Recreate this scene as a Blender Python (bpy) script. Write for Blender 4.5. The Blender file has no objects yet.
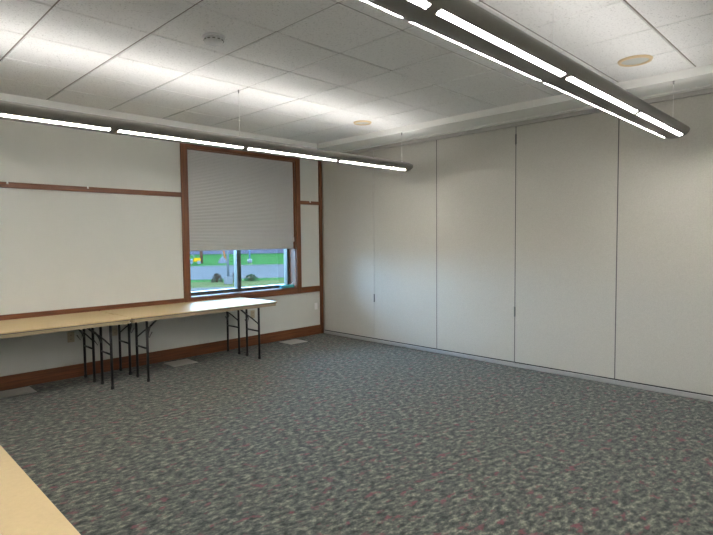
import bpy, bmesh, math, random
from mathutils import Vector, Matrix
random.seed(7)
C = bpy.context.scene.collection
PI = math.pi

# ------------------------------------------------------------------ materials
def nt(name):
    m = bpy.data.materials.new(name); m.use_nodes = True
    t = m.node_tree; b = t.nodes['Principled BSDF']
    return m, t, b
def N(t, typ, **kw):
    n = t.nodes.new(typ)
    for k, v in kw.items():
        if k in n.inputs.keys() if hasattr(n.inputs, 'keys') else False: n.inputs[k].default_value = v
        else: setattr(n, k, v)
    return n
def coords(t, scale=(1, 1, 1), rot=(0, 0, 0)):
    tc = t.nodes.new('ShaderNodeTexCoord'); mp = t.nodes.new('ShaderNodeMapping')
    mp.inputs['Scale'].default_value = scale; mp.inputs['Rotation'].default_value = rot
    t.links.new(tc.outputs['Object'], mp.inputs['Vector']); return mp.outputs['Vector']
def noise(t, vec, scale, detail=3, rough=.6):
    n = t.nodes.new('ShaderNodeTexNoise'); n.inputs['Scale'].default_value = scale
    n.inputs['Detail'].default_value = detail; n.inputs['Roughness'].default_value = rough
    t.links.new(vec, n.inputs['Vector']); return n.outputs['Fac']
def ramp(t, fac, stops):
    r = t.nodes.new('ShaderNodeValToRGB'); e = r.color_ramp.elements
    while len(e) < len(stops): e.new(.5)
    for el, (p, c) in zip(e, stops):
        el.position = p; el.color = (*c, 1) if len(c) == 3 else c
    t.links.new(fac, r.inputs['Fac']); return r.outputs['Color']
def mix(t, fac, a, b):
    m = t.nodes.new('ShaderNodeMix'); m.data_type = 'RGBA'
    if isinstance(fac, float): m.inputs[0].default_value = fac
    else: t.links.new(fac, m.inputs[0])
    for s, v in ((6, a), (7, b)):
        if isinstance(v, tuple): m.inputs[s].default_value = (*v, 1)
        else: t.links.new(v, m.inputs[s])
    return m.outputs[2]
def bump(t, b, h, dist=.002, s=.5):
    n = t.nodes.new('ShaderNodeBump'); n.inputs['Distance'].default_value = dist
    n.inputs['Strength'].default_value = s
    t.links.new(h, n.inputs['Height']); t.links.new(n.outputs['Normal'], b.inputs['Normal'])

def plain(name, col, rough=.5, metal=0, var=.06, scale=40, spec=.5, bmp=0):
    m, t, b = nt(name)
    f = noise(t, coords(t), scale)
    lo = tuple(c * (1 - var) for c in col); hi = tuple(min(1, c * (1 + var)) for c in col)
    t.links.new(ramp(t, f, [(.3, lo), (.7, hi)]), b.inputs['Base Color'])
    b.inputs['Roughness'].default_value = rough; b.inputs['Metallic'].default_value = metal
    b.inputs['Specular IOR Level'].default_value = spec
    if bmp: bump(t, b, f, bmp)
    return m

def mat_carpet():
    m, t, b = nt('carpet')
    v = coords(t, (1, 1.6, 1), (0, 0, .35))
    n1 = noise(t, v, 17, 4, .68)
    n2 = noise(t, coords(t), 150, 2, .7)
    base = ramp(t, n1, [(.35, (.008, .011, .010)), (.45, (.040, .047, .041)), (.55, (.100, .108, .085)), (.66, (.25, .245, .185))])
    fine = ramp(t, n2, [(.3, (.35, .35, .35)), (.7, (1.5, 1.5, 1.5))])
    mm = t.nodes.new('ShaderNodeMix'); mm.data_type = 'RGBA'; mm.blend_type = 'MULTIPLY'; mm.inputs[0].default_value = .9
    t.links.new(base, mm.inputs[6]); t.links.new(fine, mm.inputs[7])
    n3 = noise(t, coords(t, (1, 1.5, 1), (0, 0, .35)), 10, 3, .6)
    mask = ramp(t, n3, [(.58, (0, 0, 0)), (.68, (.85, .85, .85))])
    col = mix(t, mask, mm.outputs[2], (.16, .035, .05))
    t.links.new(col, b.inputs['Base Color'])
    b.inputs['Roughness'].default_value = .9; b.inputs['Specular IOR Level'].default_value = .25
    b.inputs['Sheen Weight'].default_value = .15
    bump(t, b, n2, .004, .6)
    return m

def mat_ceiling():
    m, t, b = nt('ceiling_tile')
    v = coords(t)
    n1 = noise(t, v, 95, 2, .6)
    spots = ramp(t, n1, [(.30, (.58, .57, .56)), (.42, (.90, .895, .885))])
    n2 = noise(t, v, 3, 2)
    c = mix(t, n2, spots, (.88, .875, .865))
    t.links.new(mix(t, .25, spots, c), b.inputs['Base Color'])
    b.inputs['Roughness'].default_value = .95; b.inputs['Specular IOR Level'].default_value = .1
    bump(t, b, n1, .002, .4)
    return m

def mat_wood(name='wood_trim', dark=(.085, .026, .009), light=(.235, .082, .028), axis=0):
    m, t, b = nt(name)
    sc = [55, 55, 55]; sc[axis] = 2.2
    f = noise(t, coords(t, tuple(sc)), 1, 4, .6)
    t.links.new(ramp(t, f, [(.3, dark), (.7, light)]), b.inputs['Base Color'])
    b.inputs['Roughness'].default_value = .42
    return m

def mat_panel():
    m, t, b = nt('woven_panel')
    v = coords(t)
    n1 = noise(t, coords(t, (1, 1, 4)), 90, 2, .6); n2 = noise(t, coords(t, (1, 4, 1)), 90, 2, .6)
    a = t.nodes.new('ShaderNodeMath'); a.operation = 'ADD'; t.links.new(n1, a.inputs[0]); t.links.new(n2, a.inputs[1])
    h = t.nodes.new('ShaderNodeMath'); h.operation = 'MULTIPLY'; h.inputs[1].default_value = .5; t.links.new(a.outputs[0], h.inputs[0])
    t.links.new(ramp(t, h.outputs[0], [(.35, (.50, .48, .43)), (.65, (.62, .60, .54))]), b.inputs['Base Color'])
    b.inputs['Roughness'].default_value = .55; b.inputs['Specular IOR Level'].default_value = .35
    bump(t, b, h.outputs[0], .0015, .5)
    return m

def emis(name, col, s):
    m = bpy.data.materials.new(name); m.use_nodes = True; t = m.node_tree
    t.nodes.clear(); o = t.nodes.new('ShaderNodeOutputMaterial'); e = t.nodes.new('ShaderNodeEmission')
    e.inputs[0].default_value = (*col, 1); e.inputs[1].default_value = s
    t.links.new(e.outputs[0], o.inputs[0]); return m

def mat_perforated():
    # dark metal sheet pierced by staggered round holes, lit lamp behind
    m = bpy.data.materials.new('perforated_sheet'); m.use_nodes = True; t = m.node_tree
    b = t.nodes['Principled BSDF']; out = t.nodes['Material Output']
    b.inputs['Base Color'].default_value = (.16, .155, .14, 1); b.inputs['Roughness'].default_value = .5
    uv = t.nodes.new('ShaderNodeUVMap'); sep = t.nodes.new('ShaderNodeSeparateXYZ'); t.links.new(uv.outputs[0], sep.inputs[0])
    def M(op, a, c=None):
        n = t.nodes.new('ShaderNodeMath'); n.operation = op
        for i, x in enumerate((a, c)):
            if x is None: continue
            if isinstance(x, (int, float)): n.inputs[i].default_value = x
            else: t.links.new(x, n.inputs[i])
        return n.outputs[0]
    row = M('FLOOR', sep.outputs[1]); odd = M('MODULO', row, 2)
    u = M('ADD', sep.outputs[0], M('MULTIPLY', odd, .5))
    du = M('SUBTRACT', M('FRACT', u), .5); dv = M('SUBTRACT', M('FRACT', sep.outputs[1]), .5)
    d = M('SQRT', M('ADD', M('MULTIPLY', du, du), M('MULTIPLY', dv, dv)))
    hole = M('LESS_THAN', d, .27)
    e = t.nodes.new('ShaderNodeEmission'); e.inputs[0].default_value = (1.0, .97, .915, 1); e.inputs[1].default_value = LENS
    mx = t.nodes.new('ShaderNodeMixShader'); t.links.new(hole, mx.inputs[0])
    t.links.new(b.outputs[0], mx.inputs[1]); t.links.new(e.outputs[0], mx.inputs[2]); t.links.new(mx.outputs[0], out.inputs[0])
    return m

def mat_glass():
    m = bpy.data.materials.new('window_glass'); m.use_nodes = True; t = m.node_tree; t.nodes.clear()
    o = t.nodes.new('ShaderNodeOutputMaterial'); tr = t.nodes.new('ShaderNodeBsdfTransparent'); g = t.nodes.new('ShaderNodeBsdfGlossy')
    tr.inputs[0].default_value = (.93, .96, .95, 1); g.inputs['Roughness'].default_value = .02
    f = t.nodes.new('ShaderNodeFresnel'); f.inputs[0].default_value = 1.45
    mx = t.nodes.new('ShaderNodeMixShader'); t.links.new(f.outputs[0], mx.inputs[0])
    t.links.new(tr.outputs[0], mx.inputs[1]); t.links.new(g.outputs[0], mx.inputs[2]); t.links.new(mx.outputs[0], o.inputs[0])
    return m

LENS = 182; LAMP = 16
MAT = dict(
    carpet=mat_carpet(), ceil=mat_ceiling(), wood=mat_wood(), wood_v=mat_wood('wood_trim_upright', axis=2),
    panel=mat_panel(), perf=mat_perforated(), glass=mat_glass(),
    wall=plain('painted_wall', (.66, .665, .62), .75, var=.015, scale=3, spec=.2),
    wall_bounce=plain('white_bounce_wall_paint', (.82, .81, .78), .75, var=.015, scale=3, spec=.2),  # unseen side and front walls made whiter to bounce extra light
    soffit=plain('soffit_paint', (.88, .875, .845), .8, var=.01, scale=3, spec=.1),
    grid=plain('ceiling_grid', (.20, .17, .145), .6, var=.05),
    body=plain('fixture_paint', (.20, .193, .168), .38, var=.02),
    refl=plain('lamp_tray_white', (.8, .8, .8), .5, var=.01),
    lamp=emis('fluorescent_tube', (1.0, .965, .925), LAMP),
    alu=plain('aluminium', (.55, .55, .54), .4, .6, var=.03),
    dark=plain('dark_rubber', (.03, .03, .03), .7),
    darkgrey=plain('dark_grey_metal', (.14, .14, .135), .5, .2),
    track=plain('track_grey', (.55, .53, .50), .6, var=.03),
    trackl=plain('track_light', (.85, .84, .80), .5, var=.03),
    laminate=plain('table_laminate', (.58, .44, .245), .52, var=.03, scale=60, spec=.2),
    apron=plain('table_edge', (.36, .29, .18), .5, var=.04),
    vinyl=plain('table_tmold', (.10, .088, .07), .5),
    leg=plain('black_leg', (.006, .006, .006), .45),
    chrome=plain('steel', (.5, .5, .5), .35, .8),
    shade=plain('cell_shade_fabric', (.55, .55, .54), .85, var=.03, scale=90, spec=.1),
    white=plain('white_plastic', (.86, .86, .85), .45, var=.02),
    detector=plain('detector_plastic', (.66, .66, .66), .35, var=.02),
    beige=plain('beige_plastic', (.50, .43, .30), .45, var=.02),
    slot=plain('outlet_slot', (.05, .04, .03), .6),
    tan=plain('tan_ring', (.70, .55, .34), .5, var=.02),
    grille=plain('speaker_grille', (.56, .57, .53), .6, var=.05, scale=400),
    plate=plain('floor_plate', (.50, .48, .44), .6, var=.04),
    frame=plain('window_frame_bronze', (.075, .085, .08), .35, .3, var=.04),
    teal=plain('teal_card', (.08, .48, .50), .4, var=.1), tealb=plain('blue_card', (.08, .42, .60), .35),
    paper=plain('white_paper', (.8, .8, .8), .6, var=.01),
    wire=plain('steel_wire', (.80, .80, .78), .5, 0),
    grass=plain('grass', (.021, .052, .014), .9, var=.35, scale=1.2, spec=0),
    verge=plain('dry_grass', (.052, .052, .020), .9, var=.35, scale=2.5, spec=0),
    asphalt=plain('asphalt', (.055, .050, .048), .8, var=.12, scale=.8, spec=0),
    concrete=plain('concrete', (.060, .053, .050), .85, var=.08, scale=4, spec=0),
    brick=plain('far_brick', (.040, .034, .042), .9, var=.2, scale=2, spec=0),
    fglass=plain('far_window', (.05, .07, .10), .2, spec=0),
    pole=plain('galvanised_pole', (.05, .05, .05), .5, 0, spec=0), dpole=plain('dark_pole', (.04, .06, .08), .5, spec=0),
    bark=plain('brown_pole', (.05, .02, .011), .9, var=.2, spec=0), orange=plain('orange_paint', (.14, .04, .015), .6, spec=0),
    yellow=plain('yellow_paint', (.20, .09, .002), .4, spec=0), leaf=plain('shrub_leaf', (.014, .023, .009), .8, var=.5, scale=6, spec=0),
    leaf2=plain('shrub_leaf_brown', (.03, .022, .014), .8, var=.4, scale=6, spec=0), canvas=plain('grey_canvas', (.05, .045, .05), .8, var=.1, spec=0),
)

# ------------------------------------------------------------------ mesh helpers
def obj(name, bm, mat, parent=None, smooth=False, bevel=0, seg=2):
    me = bpy.data.meshes.new(name)
    bmesh.ops.recalc_face_normals(bm, faces=bm.faces[:])
    bm.to_mesh(me); bm.free()
    mats = mat if isinstance(mat, (list, tuple)) else [mat]
    for m in mats: me.materials.append(m)
    if smooth:
        for p in me.polygons: p.use_smooth = True
    o = bpy.data.objects.new(name, me); C.objects.link(o)
    if parent: o.parent = parent
    if bevel:
        md = o.modifiers.new('bevel', 'BEVEL'); md.width = bevel; md.segments = seg; md.limit_method = 'ANGLE'
    return o
def box(bm, x0, x1, y0, y1, z0, z1, mi=0):
    vs = [bm.verts.new((x, y, z)) for x in (x0, x1) for y in (y0, y1) for z in (z0, z1)]
    for f in ((0, 1, 3, 2), (4, 6, 7, 5), (0, 4, 5, 1), (2, 3, 7, 6), (0, 2, 6, 4), (1, 5, 7, 3)):
        fc = bm.faces.new([vs[i] for i in f]); fc.material_index = mi
def tube(bm, pts, r, n=10, cap=True):
    pts = [Vector(p) for p in pts]; rings = []
    rr = r if isinstance(r, (list, tuple)) else [r] * len(pts)
    up = None
    for i, p in enumerate(pts):
        d = ((pts[min(i + 1, len(pts) - 1)] - pts[max(i - 1, 0)])).normalized()
        if up is None: up = Vector((0, 0, 1)) if abs(d.z) < .9 else Vector((1, 0, 0))
        a = d.cross(up).normalized(); b = a.cross(d).normalized(); up = b
        rings.append([bm.verts.new(p + rr[i] * (math.cos(2 * PI * k / n) * a + math.sin(2 * PI * k / n) * b)) for k in range(n)])
    for A, B in zip(rings, rings[1:]):
        for k in range(n): bm.faces.new((A[k], A[(k + 1) % n], B[(k + 1) % n], B[k]))
    if cap: bm.faces.new(rings[0][::-1]); bm.faces.new(rings[-1])
def lathe(bm, prof, c=(0, 0, 0), n=32, mi=0):
    rings = []
    for r, z in prof:
        if r < 1e-6: rings.append([bm.verts.new((c[0], c[1], c[2] + z))])
        else: rings.append([bm.verts.new((c[0] + r * math.cos(2 * PI * k / n), c[1] + r * math.sin(2 * PI * k / n), c[2] + z)) for k in range(n)])
    for A, B in zip(rings, rings[1:]):
        for k in range(n):
            a = [A[k % len(A)], A[(k + 1) % len(A)], B[(k + 1) % len(B)], B[k % len(B)]]
            u = []
            for v in a:
                if v not in u: u.append(v)
            if len(u) > 2: bm.faces.new(u).material_index = mi
def prism(bm, poly, z0, z1):     # poly in xy
    A = [bm.verts.new((x, y, z0)) for x, y in poly]; B = [bm.verts.new((x, y, z1)) for x, y in poly]
    n = len(poly); bm.faces.new(A[::-1]); bm.faces.new(B)
    for k in range(n): bm.faces.new((A[k], A[(k + 1) % n], B[(k + 1) % n], B[k]))
def rrect(x0, x1, y0, y1, r, n=6):
    out = []
    for cx, cy, a0 in ((x1 - r, y1 - r, 0), (x0 + r, y1 - r, 90), (x0 + r, y0 + r, 180), (x1 - r, y0 + r, 270)):
        for k in range(n + 1):
            a = math.radians(a0 + 90 * k / n); out.append((cx + r * math.cos(a), cy + r * math.sin(a)))
    return out
def B(*a):
    bm = bmesh.new(); box(bm, *a); return bm
def tag(o, label=None, cat=None, group=None, kind=None):
    if label: o['label'] = label
    if cat: o['category'] = cat
    if group: o['group'] = group
    if kind: o['kind'] = kind
    return o
def thing(name, label, cat, loc=(0, 0, 0), group=None):
    o = bpy.data.objects.new(name, None); C.objects.link(o); o.location = loc; o.empty_display_size = .1
    return tag(o, label, cat, group)
def struct(name, bm, m, label=None, cat=None, bevel=0):
    o = obj(name, bm, m, bevel=bevel); return tag(o, label, cat, None, 'structure')
def dup(root, loc=None, label=None):
    r = root.copy(); C.objects.link(r)
    if loc: r.location = loc
    if label: r['label'] = label
    for ch in list(root.children):
        c = ch.copy(); C.objects.link(c); c.parent = r
        for g in ch.children:
            d = g.copy(); C.objects.link(d); d.parent = c
    return r

# ------------------------------------------------------------------ room
XL, YB = -8.4, -9.4           # left wall, wall behind the camera
CZ, SZ = 2.975, 2.90          # tile ceiling, soffit underside
WX0, WX1, WZ0, WZ1 = -2.355, -.545, .785, 2.765   # window opening

struct('floor', B(XL - .2, .3, YB - .2, .25, -.1, 0), MAT['carpet'], 'dark grey green carpet with red flecks', 'floor')

bm = bmesh.new()
box(bm, XL - .2, WX0, 0, .26, 0, 3.1); box(bm, WX1, .3, 0, .26, 0, 3.1)
box(bm, WX0, WX1, 0, .26, 0, WZ0); box(bm, WX0, WX1, 0, .26, WZ1, 3.1)
struct('wall_back', bm, MAT['wall'], 'pale grey wall with the window', 'wall')
struct('wall_left', B(XL - .2, XL, YB, 0, 0, 3.1), MAT['wall_bounce'], 'pale painted side wall', 'wall')
struct('wall_front', B(XL - .2, .3, YB - .2, YB, 0, 3.1), MAT['wall_bounce'], 'pale painted wall opposite the window', 'wall')
struct('leak_block_slab', B(.14, .3, YB, 0, 0, 3.1), MAT['wall'], 'unseen slab added behind the folding partition to stop light leaks', 'wall')  # unseen slab added behind the panels, keeps outside light from leaking in

# ceiling: tile faces with bevelled edges and recessed grid
gx = [-.5] + [-1.093 - .6045 * k for k in range(12)] + [XL]
gy = [-.48] + [-1.033 - .6177 * k for k in range(14)] + [YB]
gx = [g for g in gx if g > XL + .05] + [XL]; gy = [g for g in gy if g > YB + .05] + [YB]
bm = bmesh.new(); g, d, e = .005, .007, .006
for a in range(len(gx) - 1):
    for b in range(len(gy) - 1):
        x1, x0, y1, y0 = gx[a] - g, gx[a + 1] + g, gy[b] - g, gy[b + 1] + g
        dz = random.uniform(-.0012, .0012)
        o = [bm.verts.new(p) for p in ((x0, y0, CZ + d), (x1, y0, CZ + d), (x1, y1, CZ + d), (x0, y1, CZ + d))]
        i = [bm.verts.new(p) for p in ((x0 + e, y0 + e, CZ + dz), (x1 - e, y0 + e, CZ + dz), (x1 - e, y1 - e, CZ + dz), (x0 + e, y1 - e, CZ + dz))]
        bm.faces.new(i)
        for k in range(4): bm.faces.new((o[k], o[(k + 1) % 4], i[(k + 1) % 4], i[k]))
box(bm, XL - .2, .3, YB - .2, .26, CZ + d, 3.1, 1)
struct('ceiling', bm, [MAT['ceil'], MAT['grid']], 'white acoustic tile ceiling with thin grid', 'ceiling')

SX, SY = -.513, -.498
struct('trim_1', B(SX, .14, YB, SY, SZ, CZ + .004), MAT['soffit'], 'painted soffit above the folding partition', 'soffit', bevel=.004)
struct('trim_2', B(XL, .14, SY, 0, SZ, CZ + .004), MAT['soffit'], 'painted soffit above the window wall', 'soffit', bevel=.004)

# overhead track of the partition
bm = bmesh.new(); box(bm, -.125, -.045, YB, -.0, SZ - .012, SZ)
box(bm, -.018, .1, YB, 0, SZ - .048, SZ, 1); box(bm, -.045, -.018, YB, 0, SZ - .004, SZ, 2)
struct('trim_3', bm, [MAT['trackl'], MAT['track'], MAT['dark']], 'metal ceiling track of the folding partition', 'track')

# ------------------------------------------------------------------ wood trim on the window wall
rail_t = .022
struct('baseboard_back', B(XL, -.058, -.018, 0, 0, .146), MAT['wood'], 'brown wooden baseboard', 'baseboard', bevel=.003)
struct('trim_4', B(XL, -2.447, -rail_t, 0, .700, .791), MAT['wood'], 'brown wooden rail below the left wall panel', 'trim', bevel=.003)
struct('trim_5', B(XL, -2.447, -rail_t, 0, 2.118, 2.177), MAT['wood'], 'upper brown wooden rail left of the window', 'trim', bevel=.003)
struct('trim_6', B(-.458, -.058, -rail_t, 0, .700, .791), MAT['wood'], 'lower brown wooden rail right of the window', 'trim', bevel=.003)
struct('trim_7', B(-.458, -.058, -rail_t, 0, 2.105, 2.160), MAT['wood'], 'upper brown wooden rail right of the window', 'trim', bevel=.003)
struct('trim_8', B(-.058, -.002, -.03, 0, 0, SZ), MAT['wood_v'], 'upright brown wooden corner post', 'trim', bevel=.003)

# window
FY = .165
win = thing('window_1', 'large wood cased window with grey cellular shade pulled halfway', 'window', (-1.45, 0, .785)); win['kind'] = 'structure'
def wob(name, bm, m, **k):
    for v in bm.verts: v.co -= Vector((-1.45, 0, .785))
    return obj(name, bm, m, win, **k)
for x0, x1 in ((-2.447, WX0), (WX1, -.458)):
    wob('casing', B(x0, x1, -.03, .001, .70, 2.86), MAT['wood_v'], bevel=.004)
wob('casing', B(WX0, WX1, -.03, .001, WZ1, 2.86), MAT['wood'], bevel=.004)
wob('casing', B(WX0, WX1, -.03, .001, .70, WZ0 + .002), MAT['wood'], bevel=.004)
wob('sill', B(WX0, WX1, -.012, FY + .01, WZ0, WZ0 + .012), MAT['wood'], bevel=.003)
for x0, x1 in ((WX0, WX0 + .01), (WX1 - .01, WX1)):
    wob('jamb', B(x0, x1, 0, FY + .01, WZ0 + .012, WZ1), MAT['wood_v'])
wob('head', B(WX0 + .01, WX1 - .01, 0, FY + .01, WZ1 - .012, WZ1), MAT['wood'])
bm = bmesh.new(); zb = WZ0 + .012
box(bm, WX0 + .01, WX1 - .01, FY, FY + .085, zb - .01, zb + .045)
box(bm, WX0 + .01, WX1 - .01, FY, FY + .085, WZ1 - .06, WZ1 - .012)
for x0, x1 in ((WX0 + .01, WX0 + .045), (-1.515, -1.445), (WX1 - .045, WX1 - .01)): box(bm, x0, x1, FY, FY + .085, zb + .04, WZ1 - .05)
wob('window_frame', bm, MAT['frame'], bevel=.003)
for x0, x1 in ((WX0 + .045, -1.515), (-1.445, WX1 - .045)):
    wob('glass_pane', B(x0 - .005, x1 + .005, FY + .05, FY + .056, zb + .04, WZ1 - .055), MAT['glass'])

# cellular shade
sh = thing('cellular_shade', 'grey pleated cellular window shade lowered to just above the window bottom', 'window shade', (-1.45, .06, 2.75))
bm = bmesh.new(); ztop, zbot, n = 2.735, 1.43, 66; x0, x1 = WX0 + .018, WX1 - .018
prev = None; L = []
for k in range(2 * n + 1):
    z = ztop - (ztop - zbot) * k / (2 * n); y = .030 if k % 2 else .037
    L.append((y, z))
for k in range(2 * n, -1, -1):
    z = ztop - (ztop - zbot) * k / (2 * n); L.append((.075 if k % 2 else .068, z))
A = [bm.verts.new((x0 + 1.45, y - .06, z - 2.75)) for y, z in L]; Bv = [bm.verts.new((x1 + 1.45, y - .06, z - 2.75)) for y, z in L]
m = len(L)
for k in range(m): bm.faces.new((A[k], A[(k + 1) % m], Bv[(k + 1) % m], Bv[k]))
for k in range(2 * n):
    for V in (A, Bv): bm.faces.new((V[k], V[k + 1], V[m - 2 - k], V[m - 1 - k]))
obj('pleated_fabric', bm, MAT['shade'], sh)
def sob(name, bm, mt, **k):
    for v in bm.verts: v.co -= Vector((-1.45, .06, 2.75))
    return obj(name, bm, mt, sh, **k)
sob('head_rail', B(x0, x1, .028, .078, 2.735, 2.752), MAT['shade'], bevel=.003)
sob('bottom_rail', B(x0, x1, .030, .074, 1.408, 1.430), MAT['shade'], bevel=.004)
bm = bmesh.new(); tube(bm, [(-.575, .018, 2.74), (-.573, .016, 2.3), (-.572, .016, 1.59)], .003, 6)
sob('pull_cord', bm, MAT['white'])
bm = bmesh.new(); lathe(bm, [(0, 0), (.006, 0), (.010, -.015), (.012, -.06), (.007, -.075), (0, -.075)], (-.572, .016, 1.59), 12)
sob('tassel', bm, MAT['white'], smooth=True)

# things on the sill
bk = thing('tissue_pack', 'flat teal pack with white slip sticking up on window sill', 'pack', (-.675, .065, WZ0 + .012))
obj('pack_body', B(-.06, .115, -.035, .03, 0, .045), MAT['teal'], bk, bevel=.004)
obj('pack_end', B(-.125, -.06, -.035, .03, 0, .050), MAT['tealb'], bk, bevel=.004)
bm = bmesh.new(); vs = [(.02, -.02, .044), (.10, -.02, .044), (.115, .0, .075), (.075, .01, .05)]
f = [bm.verts.new(v) for v in vs]; f2 = [bm.verts.new((v[0], v[1] + .006, v[2])) for v in vs]
bm.faces.new(f); bm.faces.new(f2[::-1])
for k in range(4): bm.faces.new((f[k], f[(k + 1) % 4], f2[(k + 1) % 4], f2[k]))
obj('paper_slip', bm, MAT['paper'], bk)

# small hooks on the upper rail
hk = None
for x, z, lab in ((-4.386, 2.177, 'small white clip on the upper rail, nearest the left edge'),
                  (-3.598, 2.177, 'small white clip on the upper rail, midway to the window'),
                  (-.259, 2.160, 'small white clip on the short rail right of the window')):
    if hk is None:
        bm = bmesh.new(); box(bm, -.008, .008, -.008, 0, -.022, .006); box(bm, -.008, .008, -.018, -.008, -.022, -.014)
        hk = obj('rail_clip', bm, MAT['white'], bevel=.002); o = hk
    else: o = hk.copy(); C.objects.link(o)
    o.location = (x, -rail_t, z); tag(o, lab, 'clip', 'clips on the wooden rails')

# outlets and switch plate
def outlet(x, label, mt, loc_z=.46):
    t = thing('wall_outlet', label, 'outlet', (x, 0, loc_z), 'beige wall outlets')
    obj('cover_plate', B(-.036, .036, -.007, 0, -.058, .058), mt, t, bevel=.003)
    for dz in (-.022, .022):
        bm = bmesh.new(); lathe(bm, [(0, .0), (.016, 0), (.016, .004), (0, .004)], n=20)
        bmesh.ops.rotate(bm, verts=bm.verts, matrix=Matrix.Rotation(PI / 2, 3, 'X'))
        bmesh.ops.translate(bm, verts=bm.verts, vec=(0, -.0065, dz))
        s = obj('socket', bm, mt, t)
        bm = bmesh.new(); box(bm, -.007, -.004, -.0115, -.0095, dz - .006, dz + .006); box(bm, .004, .007, -.0115, -.0095, dz - .006, dz + .006)
        obj('slot', bm, MAT['slot'], s)
    return t
o1 = outlet(-1.375, 'beige wall outlet visible past the right end of the tables', MAT['beige'])
dup(o1, (-3.83, 0, .466), 'beige wall outlet under the left tables, nearest the left edge')
dup(o1, (-3.35, 0, .475), 'beige wall outlet behind the table legs where the tables meet')
t = thing('wall_plate', 'blank white wall plate beside the corner post', 'wall plate', (-.142, 0, .46))
obj('cover_plate', B(-.03, .03, -.006, 0, -.055, .055), MAT['white'], t, bevel=.003)
bm = bmesh.new(); box(bm, -.012, .012, -.009, -.005, -.03, .03); obj('rocker', bm, MAT['white'], t, bevel=.001)

# floor plates
fp = None
for x, y, lab in ((-.815, -.245, 'pale square floor plate by the corner, right of the tables'),
                  (-2.64, -.255, 'pale square floor plate under the right tables'),
                  (-4.44, -.21, 'pale square floor plate at the left edge under the left tables')):
    if fp is None:
        fp = thing('floor_plate', lab, 'floor plate', (x, y, 0), 'pale floor plates along the window wall')
        obj('rim', B(-.163, .163, -.145, .145, 0, .006), MAT['plate'], fp, bevel=.003)
        obj('lid', B(-.148, .148, -.13, .13, .005, .0085), MAT['plate'], fp, bevel=.001)
    else: dup(fp, (x, y, 0), lab)

# ------------------------------------------------------------------ folding partition
pt = thing('folding_partition', 'tall beige fabric folding partition forming the right side', 'folding partition', (0, -4.6, 0))
edges = [-.035, -1.165] + [-1.165 - 1.1390 * k for k in range(1, 7)] + [YB + .03]
PZ0, PZ1 = .058, 2.848
for k in range(len(edges) - 1):
    y1, y0 = edges[k], edges[k + 1]; gp = .0045
    off = 4.6
    p = obj('partition_panel', B(.004, .09, y0 + gp + off, y1 - gp + off, PZ0, PZ1), MAT['panel'], pt, bevel=.003)
    bm = bmesh.new(); box(bm, .001, .085, y0 + .002 + off, y1 - .002 + off, .046, PZ0 - .0005)
    obj('sweep_seal', bm, MAT['dark'], p)
    bm = bmesh.new(); box(bm, -.010, .08, y0 + .001 + off, y1 - .001 + off, 0, .046)
    obj('bottom_seal', bm, MAT['alu'], p, bevel=.004)
    if k < len(edges) - 2:
        w = .0035 if k == 0 else .0055
        obj('seam_strip', B(.0045 if k else .003, .09, y0 - w + off, y0 + w + off, PZ0, PZ1), MAT['darkgrey'] if k else MAT['track'], p)
        if k % 2 == 0:
            for zc in (.663, 1.68, 2.70):
                if zc == 1.68: continue
                obj('hinge', B(-.004, .02, y0 - .009 + off, y0 + .009 + off, zc - .06, zc + .06), MAT['darkgrey'], p, bevel=.002)

# ------------------------------------------------------------------ tables
def make_table(label):
    L, D, H = 1.915, .448, .737
    t = thing('folding_table', label, 'folding table', (0, 0, 0), 'narrow folding tables along the window wall')
    bm = bmesh.new(); prism(bm, rrect(-L / 2, L / 2, -D / 2, D / 2, .03), H - .014, H)
    obj('tabletop', bm, MAT['laminate'], t, bevel=.002)
    bm = bmesh.new(); prism(bm, rrect(-L / 2 - .001, L / 2 + .001, -D / 2 - .001, D / 2 + .001, .031), H - .021, H - .013)
    obj('edge_band', bm, MAT['vinyl'], t)
    bm = bmesh.new(); prism(bm, rrect(-L / 2 + .012, L / 2 - .012, -D / 2 + .008, D / 2 - .008, .03), H - .055, H - .020)
    obj('apron', bm, MAT['apron'], t, bevel=.002)
    for s, lx in ((-1, .765), (1, .708)):
        for y in (-.14, .14):
            bm = bmesh.new(); tube(bm, [(s * lx, y, .012), (s * lx, y, H - .05)], .014, 12)
            l = obj('leg', bm, MAT['leg'], t, smooth=True)
            bm = bmesh.new(); lathe(bm, [(0, 0), (.016, 0), (.017, .03), (.013, .035), (0, .035)], (s * lx, y, 0), 14)
            obj('foot_cap', bm, MAT['dark'], l, smooth=True)
        bm = bmesh.new(); tube(bm, [(s * lx, -.14, .365), (s * lx, .14, .365)], .010, 10)
        obj('crossbar', bm, MAT['leg'], t, smooth=True)
        bm = bmesh.new()
        xi = s * (lx - .21)
        tube(bm, [(xi, 0, H - .055), (s * (lx - .1), 0, .585)], .012, 8)
        for y in (-.14, .14):
            tube(bm, [(s * (lx - .1), 0, .585), (s * (lx - .05), y * .45, .53), (s * (lx - .02), y * .8, .485), (s * lx, y, .455)], .008, 8)
        obj('brace', bm, MAT['leg'], t, smooth=True)
        bm = bmesh.new(); tube(bm, [(s * (lx - .1), 0, .60), (s * (lx - .06), 0, .52), (s * (lx - .085), 0, .46), (s * (lx - .12), 0, .52)], .005, 6)
        obj('lock_ring', bm, MAT['leg'], t, smooth=True)
    return t
tb = make_table('cream folding table with black legs, front right one by the window')
tb.location = (-2.543, -.677, 0)
dup(tb, (-2.558, -.227, 0), 'cream folding table against the wall below the window, behind another')
lf = dup(tb, (-4.463, -.690, 0), 'cream folding table at the left edge of the photo, front of the pair'); lf.rotation_euler = (0, 0, PI)
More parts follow.
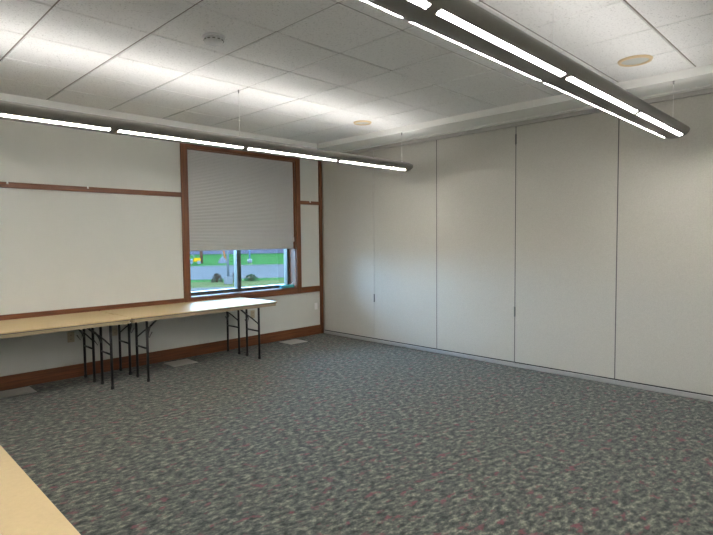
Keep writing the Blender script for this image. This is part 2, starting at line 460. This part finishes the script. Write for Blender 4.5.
lb = dup(tb, (-4.486, -.238, 0), 'cream folding table at the left edge of the photo, against the wall'); lb.rotation_euler = (0, 0, PI)
near = dup(tb, (-5.534, -4.94, 0), 'cream folding table in the bottom left corner, nearest the camera')
near.rotation_euler = (0, 0, PI / 2)
near['group'] = 'foreground table'

# ------------------------------------------------------------------ pendant lights
def prof(scale=1.0):
    # closed section: ellipse flanks, trough in the top
    a, up, dn = .120 * scale, .040 * scale, .072 * scale
    pts = []
    for k in range(0, 33):
        th = PI + PI * k / 32
        pts.append((a * math.cos(th), dn * math.sin(th)))       # belly left -> right
    for th in (20, 40, 55): pts.append((a * math.cos(math.radians(th)), up * math.sin(math.radians(th))))
    pts += [(.062 * scale, up), (.055 * scale, .005), (-.055 * scale, .005), (-.062 * scale, up)]
    for th in (125, 140, 160): pts.append((a * math.cos(math.radians(th)), up * math.sin(math.radians(th))))
    return pts
def lensbm(xa, xb, side):
    bm = bmesh.new(); uvl = bm.loops.layers.uv.new('UVMap')
    a, dn, K = .1212, .0732, 6; ang = [math.radians(-47 - 17 * k / K) for k in range(K + 1)]
    ln = 0; cols = []
    q = [(side * a * math.cos(t), dn * math.sin(t)) for t in ang]
    s = [0]
    for i in range(K): s.append(s[-1] + math.hypot(q[i + 1][0] - q[i][0], q[i + 1][1] - q[i][1]))
    rows = 3
    U = (xb - xa) / .0135
    A = [bm.verts.new((xa, *p)) for p in q]; Bv = [bm.verts.new((xb, *p)) for p in q]
    A2 = [bm.verts.new((xa, p[0] * .985, p[1] * .97)) for p in q]; B2 = [bm.verts.new((xb, p[0] * .985, p[1] * .97)) for p in q]
    for k in range(K):
        f = bm.faces.new((A[k], Bv[k], Bv[k + 1], A[k + 1]))
        for lp, uv in zip(f.loops, ((0, s[k]), (U, s[k]), (U, s[k + 1]), (0, s[k + 1]))): lp[uvl].uv = (uv[0], uv[1] / s[-1] * rows)
        bm.faces.new((A2[k], A2[k + 1], B2[k + 1], B2[k]))
    bm.faces.new((A[0], A2[0], B2[0], Bv[0])); bm.faces.new((A[K], Bv[K], B2[K], A2[K]))
    for V, W in ((A, A2), (Bv, B2)):
        for k in range(K): bm.faces.new((V[k], V[k + 1], W[k + 1], W[k]))
    return bm
def make_pendant(label, zc):
    # local x runs 0 (end over the partition) to -L ; z=0 at section centre
    Lg = 7.55
    t = thing('pendant_light', label, 'ceiling light', (0, 0, 0), 'long suspended light bars')
    bm = bmesh.new(); rings = []
    secs = [(0, .35), (-.008, .62), (-.025, .82), (-.05, .94), (-.08, 1)]
    st = secs + [(-Lg - x, s) for x, s in secs[::-1]]
    P1 = prof(1)
    for x, s in st:
        rings.append([bm.verts.new((x, y * s, z * s + (1 - s) * .012 if not (abs(y) < .056 and z > 0 and abs(z - .005) < 1e-4) else z * s + .0)) for y, z in P1])
    n = len(P1); tr = [k for k, (y, z) in enumerate(P1) if abs(z - .005) < 1e-6 and abs(y) < .06]
    for A, Bv in zip(rings, rings[1:]):
        for k in range(n):
            f = bm.faces.new((A[k], A[(k + 1) % n], Bv[(k + 1) % n], Bv[k]))
            y, z = P1[k]
            if k in tr or (k + 1) % n in tr: f.material_index = 1
    bm.faces.new(rings[0]); bm.faces.new(rings[-1][::-1])
    h = obj('housing', bm, [MAT['body'], MAT['refl']], t, smooth=False)
    for p in h.data.polygons: p.use_smooth = abs(p.normal.x) < .3
    h.data.polygons[0].use_smooth
    first = -.15; per = 1.21
    for k in range(6):
        xb = first - per * k; xa = xb - per + .065
        xa = max(xa, -Lg + .1)
        for s in (-1, 1): obj('perforated_diffuser', lensbm(xa, xb, s), MAT['perf'], t)
        bm = bmesh.new(); tube(bm, [(xa, 0, .020), (xb, 0, .020)], .0135, 10)
        obj('lamp_tube', bm, MAT['lamp'], t, smooth=True)
    for i, x in enumerate((-.135, -2.555, -4.975, -7.3)):
        top = (SZ if i == 0 else CZ) - zc
        bm = bmesh.new(); tube(bm, [(x, 0, .04), (x, 0, top)], .0022, 6); w = obj('suspension_cable', bm, MAT['wire'], t)
        bm = bmesh.new(); lathe(bm, [(0, -.03), (.005, -.03), (.006, -.004), (.010, 0), (0, 0)], (x, 0, top), 12); obj('ceiling_anchor', bm, MAT['darkgrey'], w)
        bm = bmesh.new(); lathe(bm, [(0, .0), (.014, 0), (.012, .012), (.004, .02), (0, .02)], (x, 0, .040), 12); obj('cable_grip', bm, MAT['white'], w)
        obj('cable_bridge', B(x - .012, x + .012, -.062, .062, 0.034, .041), MAT['body'], w)
    return t
PZ = 2.482
pd = make_pendant('long grey suspended light bar crossing in front of the window', PZ); pd.location = (-.375, -2.135, PZ - .004)
nr = dup(pd, (-.35, -5.19, PZ), 'long grey suspended light bar running from top centre to upper right, nearest the camera')
dimmer = emis('fluorescent_tube_dimmed', (1.0, .965, .925), LAMP * .62)  # near bar's tubes set weaker to keep the ceiling above it less bright
for c in nr.children:
    if c.name.startswith('lamp_tube'): c.material_slots[0].link = 'OBJECT'; c.material_slots[0].material = dimmer
dup(pd, (-.35, -8.26, PZ), 'unseen long grey suspended light bar added behind the camera for fill')  # extra bar out of view, added for overall fill light

# ------------------------------------------------------------------ ceiling devices
def speaker(x, y, lab, r=.128):
    t = thing('ceiling_speaker', lab, 'speaker', (x, y, CZ), 'round ceiling speakers')
    bm = bmesh.new(); lathe(bm, [(r * .80, -.006), (r * .83, -.016), (r * .94, -.015), (r, -.003), (r, 0), (r * .80, 0), (r * .80, -.006)], n=48)
    obj('trim_ring', bm, MAT['tan'], t, smooth=True)
    bm = bmesh.new(); lathe(bm, [(0, -.006), (r * .83, -.005), (r * .83, 0), (0, 0)], n=48); obj('grille', bm, MAT['grille'], t)
    return t
s1 = speaker(-1.08, -5.055, 'round ceiling speaker with tan ring near the upper right corner')
s2 = dup(s1, (-1.055, -1.965, CZ), 'round ceiling speaker with tan ring above the window side corner')
s2.scale = (.87, .87, 1)
t = thing('smoke_detector', 'round white smoke detector on the ceiling, upper left', 'smoke detector', (-3.78, -3.135, CZ))
bm = bmesh.new(); lathe(bm, [(0, 0), (.078, 0), (.078, -.010), (.070, -.014), (.0, -.014)], n=40); obj('base_plate', bm, MAT['detector'], t)
bm = bmesh.new(); lathe(bm, [(0, -.014), (.062, -.014), (.066, -.03), (.058, -.044), (.035, -.053), (0, -.055)], n=40); b0 = obj('sensor_housing', bm, MAT['detector'], t, smooth=True)
bm = bmesh.new()
for k in range(12):
    a = 2 * PI * k / 12; tube(bm, [(.0655 * math.cos(a - .13), .0655 * math.sin(a - .13), -.029), (.0665 * math.cos(a), .0665 * math.sin(a), -.029), (.0655 * math.cos(a + .13), .0655 * math.sin(a + .13), -.029)], .004, 6)
obj('vent_slots', bm, MAT['darkgrey'], b0)

# ------------------------------------------------------------------ outdoors
GZ = -1.46
def far(x, y): return (-5.781 + 1.4 * (x + 5.781), -6.489 + 1.4 * (y + 6.489))
def G(q): return Vector((q[0], q[1]))
# directions: the road runs obliquely past the window
def strip(name, label, cat, mt, near_a, near_b, far_a, far_b, z, ext=60):
    na, nb, fa, fb = map(Vector, (near_a, near_b, far_a, far_b))
    dn = (nb - na).normalized(); df = (fb - fa).normalized()
    bm = bmesh.new()
    prism(bm, [tuple(na - dn * ext), tuple(nb + dn * ext), tuple(fb + df * ext), tuple(fa - df * ext)], z - .04, z)
    return struct(name, bm, mt, label, cat)
struct('lawn', B(-150, 200, .3, 240, GZ - .3, GZ - .02), MAT['grass'], 'green lawn beyond the road', 'lawn')
dr = Vector((.86, -.51))      # along the road
def band(name, label, cat, mt, p, w, z):
    p = Vector(far(*p)); w *= 1.4; nrm = Vector((.51, .86)); a, b_ = p - dr * 18, p + dr * 90
    if name == 'sidewalk' or name == 'grass_verge': a, b_ = p - dr * 30, p + dr * 26
    poly = [(v.x, max(v.y, .32)) for v in (a, b_, b_ + nrm * w, a + nrm * w)]
    # clip against the building line
    lo = (p.y - .32) / .51; a = p - dr * 60; b1 = p + dr * lo; b2 = p + nrm * w + dr * ((p.y + nrm.y * w - .32) / .51); a2 = a + nrm * w
    bm = bmesh.new(); prism(bm, [tuple(a), tuple(b1), tuple(b2), tuple(a2)], z - .05, z)
    return struct(name, bm, mt, label, cat)
band('grass_verge', 'dry grass verge between window and road', 'grass', MAT['verge'], (5.2, 11.2), 7.6, GZ + .0)
band('sidewalk', 'pale concrete sidewalk outside the window', 'sidewalk', MAT['concrete'], (5.5, 14.0), 1.35, GZ + .03)
band('driveway', 'grey asphalt drive below the window', 'driveway', MAT['asphalt'], (1.5, 6.0), 6.8, GZ - .01)
band('road', 'grey asphalt road outside the window', 'road', MAT['asphalt'], (9.5, 19.6), 14.8, GZ + .01)
band('curb', 'pale concrete curb on the far side of the road', 'curb', MAT['concrete'], (17.1, 32.4), .5, GZ + .08)

# lamp post
t = thing('lamp_post', 'pale street lamp post on square concrete footing outside the window', 'lamp post', (*far(8.25, 16.2), GZ))
obj('footing', B(-.22, .22, -.22, .22, 0, .52), MAT['concrete'], t, bevel=.02)
bm = bmesh.new(); tube(bm, [(0, 0, .5), (0, 0, 3), (0, 0, 6.5)], [.085, .08, .06], 14); obj('pole', bm, MAT['pole'], t, smooth=True)
bm = bmesh.new(); box(bm, -.15, .65, -.14, .14, 6.45, 6.6); obj('lamp_head', bm, MAT['pole'], t, bevel=.03)
t = thing('bollard_lamp', 'dark pole with round black pot at its foot across the road', 'pole', (*far(22.2, 35.0), GZ + .0))
bm = bmesh.new(); tube(bm, [(0, 0, 0), (0, 0, 5.5)], .10, 12); obj('pole', bm, MAT['dpole'], t, smooth=True)
bm = bmesh.new(); lathe(bm, [(0, .0), (.20, 0), (.28, .15), (.30, .35), (.24, .55), (0, .58)], n=20); obj('planter', bm, MAT['dark'], t, smooth=True)
t = thing('utility_pole', 'brown wooden pole beside the yellow mower across the road', 'pole', (*far(19.6, 39.2), GZ - .02))
bm = bmesh.new(); tube(bm, [(0, 0, 0), (0, 0, 7)], [.2, .17], 12); obj('pole', bm, MAT['bark'], t, smooth=True)
obj('cross_arm', B(-1, 1, -.08, .08, 6.2, 6.4), MAT['bark'], t)
t = thing('guy_post', 'leaning orange post across the road', 'post', (*far(21.9, 38.6), GZ - .02))
bm = bmesh.new(); tube(bm, [(0, 0, 0), (-.35, 0, 1.6), (-.9, 0, 4.2)], [.13, .12, .1], 10); obj('post', bm, MAT['orange'], t, smooth=True)
bm = bmesh.new(); lathe(bm, [(0, 0), (.2, 0), (.2, .12), (0, .12)], n=12); obj('base', bm, MAT['concrete'], t)
t = thing('site_tent', 'grey peaked canvas mound on the lawn across the road', 'tent', (*far(20.9, 37.6), GZ - .02))
bm = bmesh.new()
for w, d_, z0, z1, s in ((.45, .45, 0, 1.15, .25),):
    pts = [(-w, -d_), (w, -d_), (w, d_), (-w, d_)]
    A = [bm.verts.new((x, y, z0)) for x, y in pts]; M_ = [bm.verts.new((x * .7, y * .7, .5)) for x, y in pts]; T_ = bm.verts.new((0, 0, .95))
    bm.faces.new(A[::-1])
    for k in range(4):
        bm.faces.new((A[k], A[(k + 1) % 4], M_[(k + 1) % 4], M_[k])); bm.faces.new((M_[k], M_[(k + 1) % 4], T_))
obj('canvas', bm, MAT['canvas'], t)
bm = bmesh.new(); tube(bm, [(0, 0, .9), (0, 0, 2.2)], .05, 8); obj('peak_pole', bm, MAT['pole'], t)

# small yellow mower
t = thing('riding_mower', 'small yellow riding mower with black wheels across the road', 'mower', (*far(18.15, 37.8), GZ - .02)); t.rotation_euler = (0, 0, -.5); t.scale = (1.3, 1.3, 1.3)
bm = bmesh.new(); box(bm, -.1, .55, -.3, .3, .25, .62); obj('hood', bm, MAT['yellow'], t, bevel=.08)
bm = bmesh.new(); box(bm, -.6, -.05, -.33, .33, .25, .42); obj('rear_body', bm, MAT['yellow'], t, bevel=.04)
bm = bmesh.new(); box(bm, -.5, -.15, -.2, .2, .42, .52); box(bm, -.55, -.45, -.2, .2, .45, .85); obj('seat', bm, MAT['dark'], t, bevel=.03)
bm = bmesh.new(); tube(bm, [(0, 0, .55), (-.12, 0, .85)], .03, 8); lathe(bm, [(.14, 0), (.17, .02), (.14, .04), (.14, 0)], (-.12, 0, .84), 16); obj('steering_wheel', bm, MAT['dark'], t)
for x, r in ((.38, .19), (-.42, .27)):
    for y in (-.38, .38):
        bm = bmesh.new(); tube(bm, [(x, y - .07, r), (x, y + .07, r)], r, 18); obj('wheel', bm, MAT['dark'], t, bevel=.03)

# shrubs: leafy clumps on stems
def shrub(name, x, y, h, w, mt, lab, n=240, cat='shrub', base=.05):
    t = thing(name, lab, cat, (*far(x, y), GZ - .02))
    bm = bmesh.new()
    for k in range(9):
        a = random.uniform(0, 2 * PI); r = random.uniform(.2, .8) * w
        tube(bm, [(0, 0, 0), (r * .5 * math.cos(a), r * .5 * math.sin(a), h * .5), (r * math.cos(a), r * math.sin(a), h * .9)], [.03, .02, .008], 5)
    obj('stem', bm, MAT['bark'], t)
    bm = bmesh.new()
    for k in range(n):
        a = random.uniform(0, 2 * PI); zz = random.uniform(base, 1); r = w * math.sqrt(random.random()) * math.sqrt(max(.03, 1 - zz ** 2))
        c = Vector((r * math.cos(a), r * math.sin(a), zz * h)); s = random.uniform(.05, .11) * max(1, h)
        d1 = Vector((random.gauss(0, 1), random.gauss(0, 1), random.gauss(0, 1))).normalized(); d2 = d1.orthogonal().normalized()
        q = [c - d1 * s, c + d2 * s * .5, c + d1 * s, c - d2 * s * .5]
        top = bm.verts.new(c + d1.cross(d2) * s * .25); V = [bm.verts.new(p) for p in q]
        for i in range(4): bm.faces.new((V[i], V[(i + 1) % 4], top))
    obj('foliage', bm, mt, t)
    return t
shrub('shrub', 8.45, 17.6, .65, .42, MAT['leaf2'], 'brownish leafy shrub left of the lamp post footing')
shrub('shrub', 9.15, 16.9, .75, .40, MAT['leaf2'], 'tall thin brownish shrub right behind the window mullion')
shrub('shrub', 10.05, 16.9, .5, .55, MAT['leaf'], 'low green shrub right of the window mullion')

# far building
t = thing('far_building', 'long dim violet grey building beyond the lawn', 'building', (*far(40, 66), GZ - .02)); t.rotation_euler = (0, 0, -.55)
obj('wall', B(-34, 20, 0, 12, 0, 7), MAT['brick'], t)
obj('roof', B(-34.5, 20.5, -.5, 12.5, 7, 7.5), MAT['dpole'], t)
for k in range(12):
    x = -32 + k * 4.3
    obj('window', B(x, x + 2.4, -.08, .1, 1.0, 3.0), MAT['fglass'], t)
# ------------------------------------------------------------------ world and camera
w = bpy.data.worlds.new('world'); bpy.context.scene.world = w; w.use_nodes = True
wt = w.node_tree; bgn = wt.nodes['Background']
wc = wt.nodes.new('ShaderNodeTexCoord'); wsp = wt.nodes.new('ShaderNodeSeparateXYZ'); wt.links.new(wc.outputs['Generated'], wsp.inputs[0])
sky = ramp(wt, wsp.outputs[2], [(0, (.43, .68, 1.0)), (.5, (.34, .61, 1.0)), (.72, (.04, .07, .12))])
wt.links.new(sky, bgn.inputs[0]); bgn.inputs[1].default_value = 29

cam = bpy.data.cameras.new('camera'); co = bpy.data.objects.new('camera', cam); C.objects.link(co)
yaw, pitch, roll, F = .7933, -.0539, -.0097, 526.849
f = Vector((math.sin(yaw) * math.cos(pitch), math.cos(yaw) * math.cos(pitch), math.sin(pitch)))
r = Vector((math.cos(yaw), -math.sin(yaw), 0)); u = r.cross(f)
r2 = math.cos(roll) * r + math.sin(roll) * u; u2 = -math.sin(roll) * r + math.cos(roll) * u
mt = Matrix((r2, u2, -f)).transposed().to_4x4(); mt.translation = (-5.7809, -6.4891, 1.5477)
co.matrix_world = mt
cam.sensor_width = 36; cam.lens = F * 36 / 713; cam.clip_end = 500; cam.clip_start = .02
bpy.context.scene.camera = co
vs = bpy.context.scene.view_settings
vs.view_transform = 'Standard'; vs.look = 'None'; vs.exposure = .45; vs.gamma = 1; vs.use_curve_mapping = False
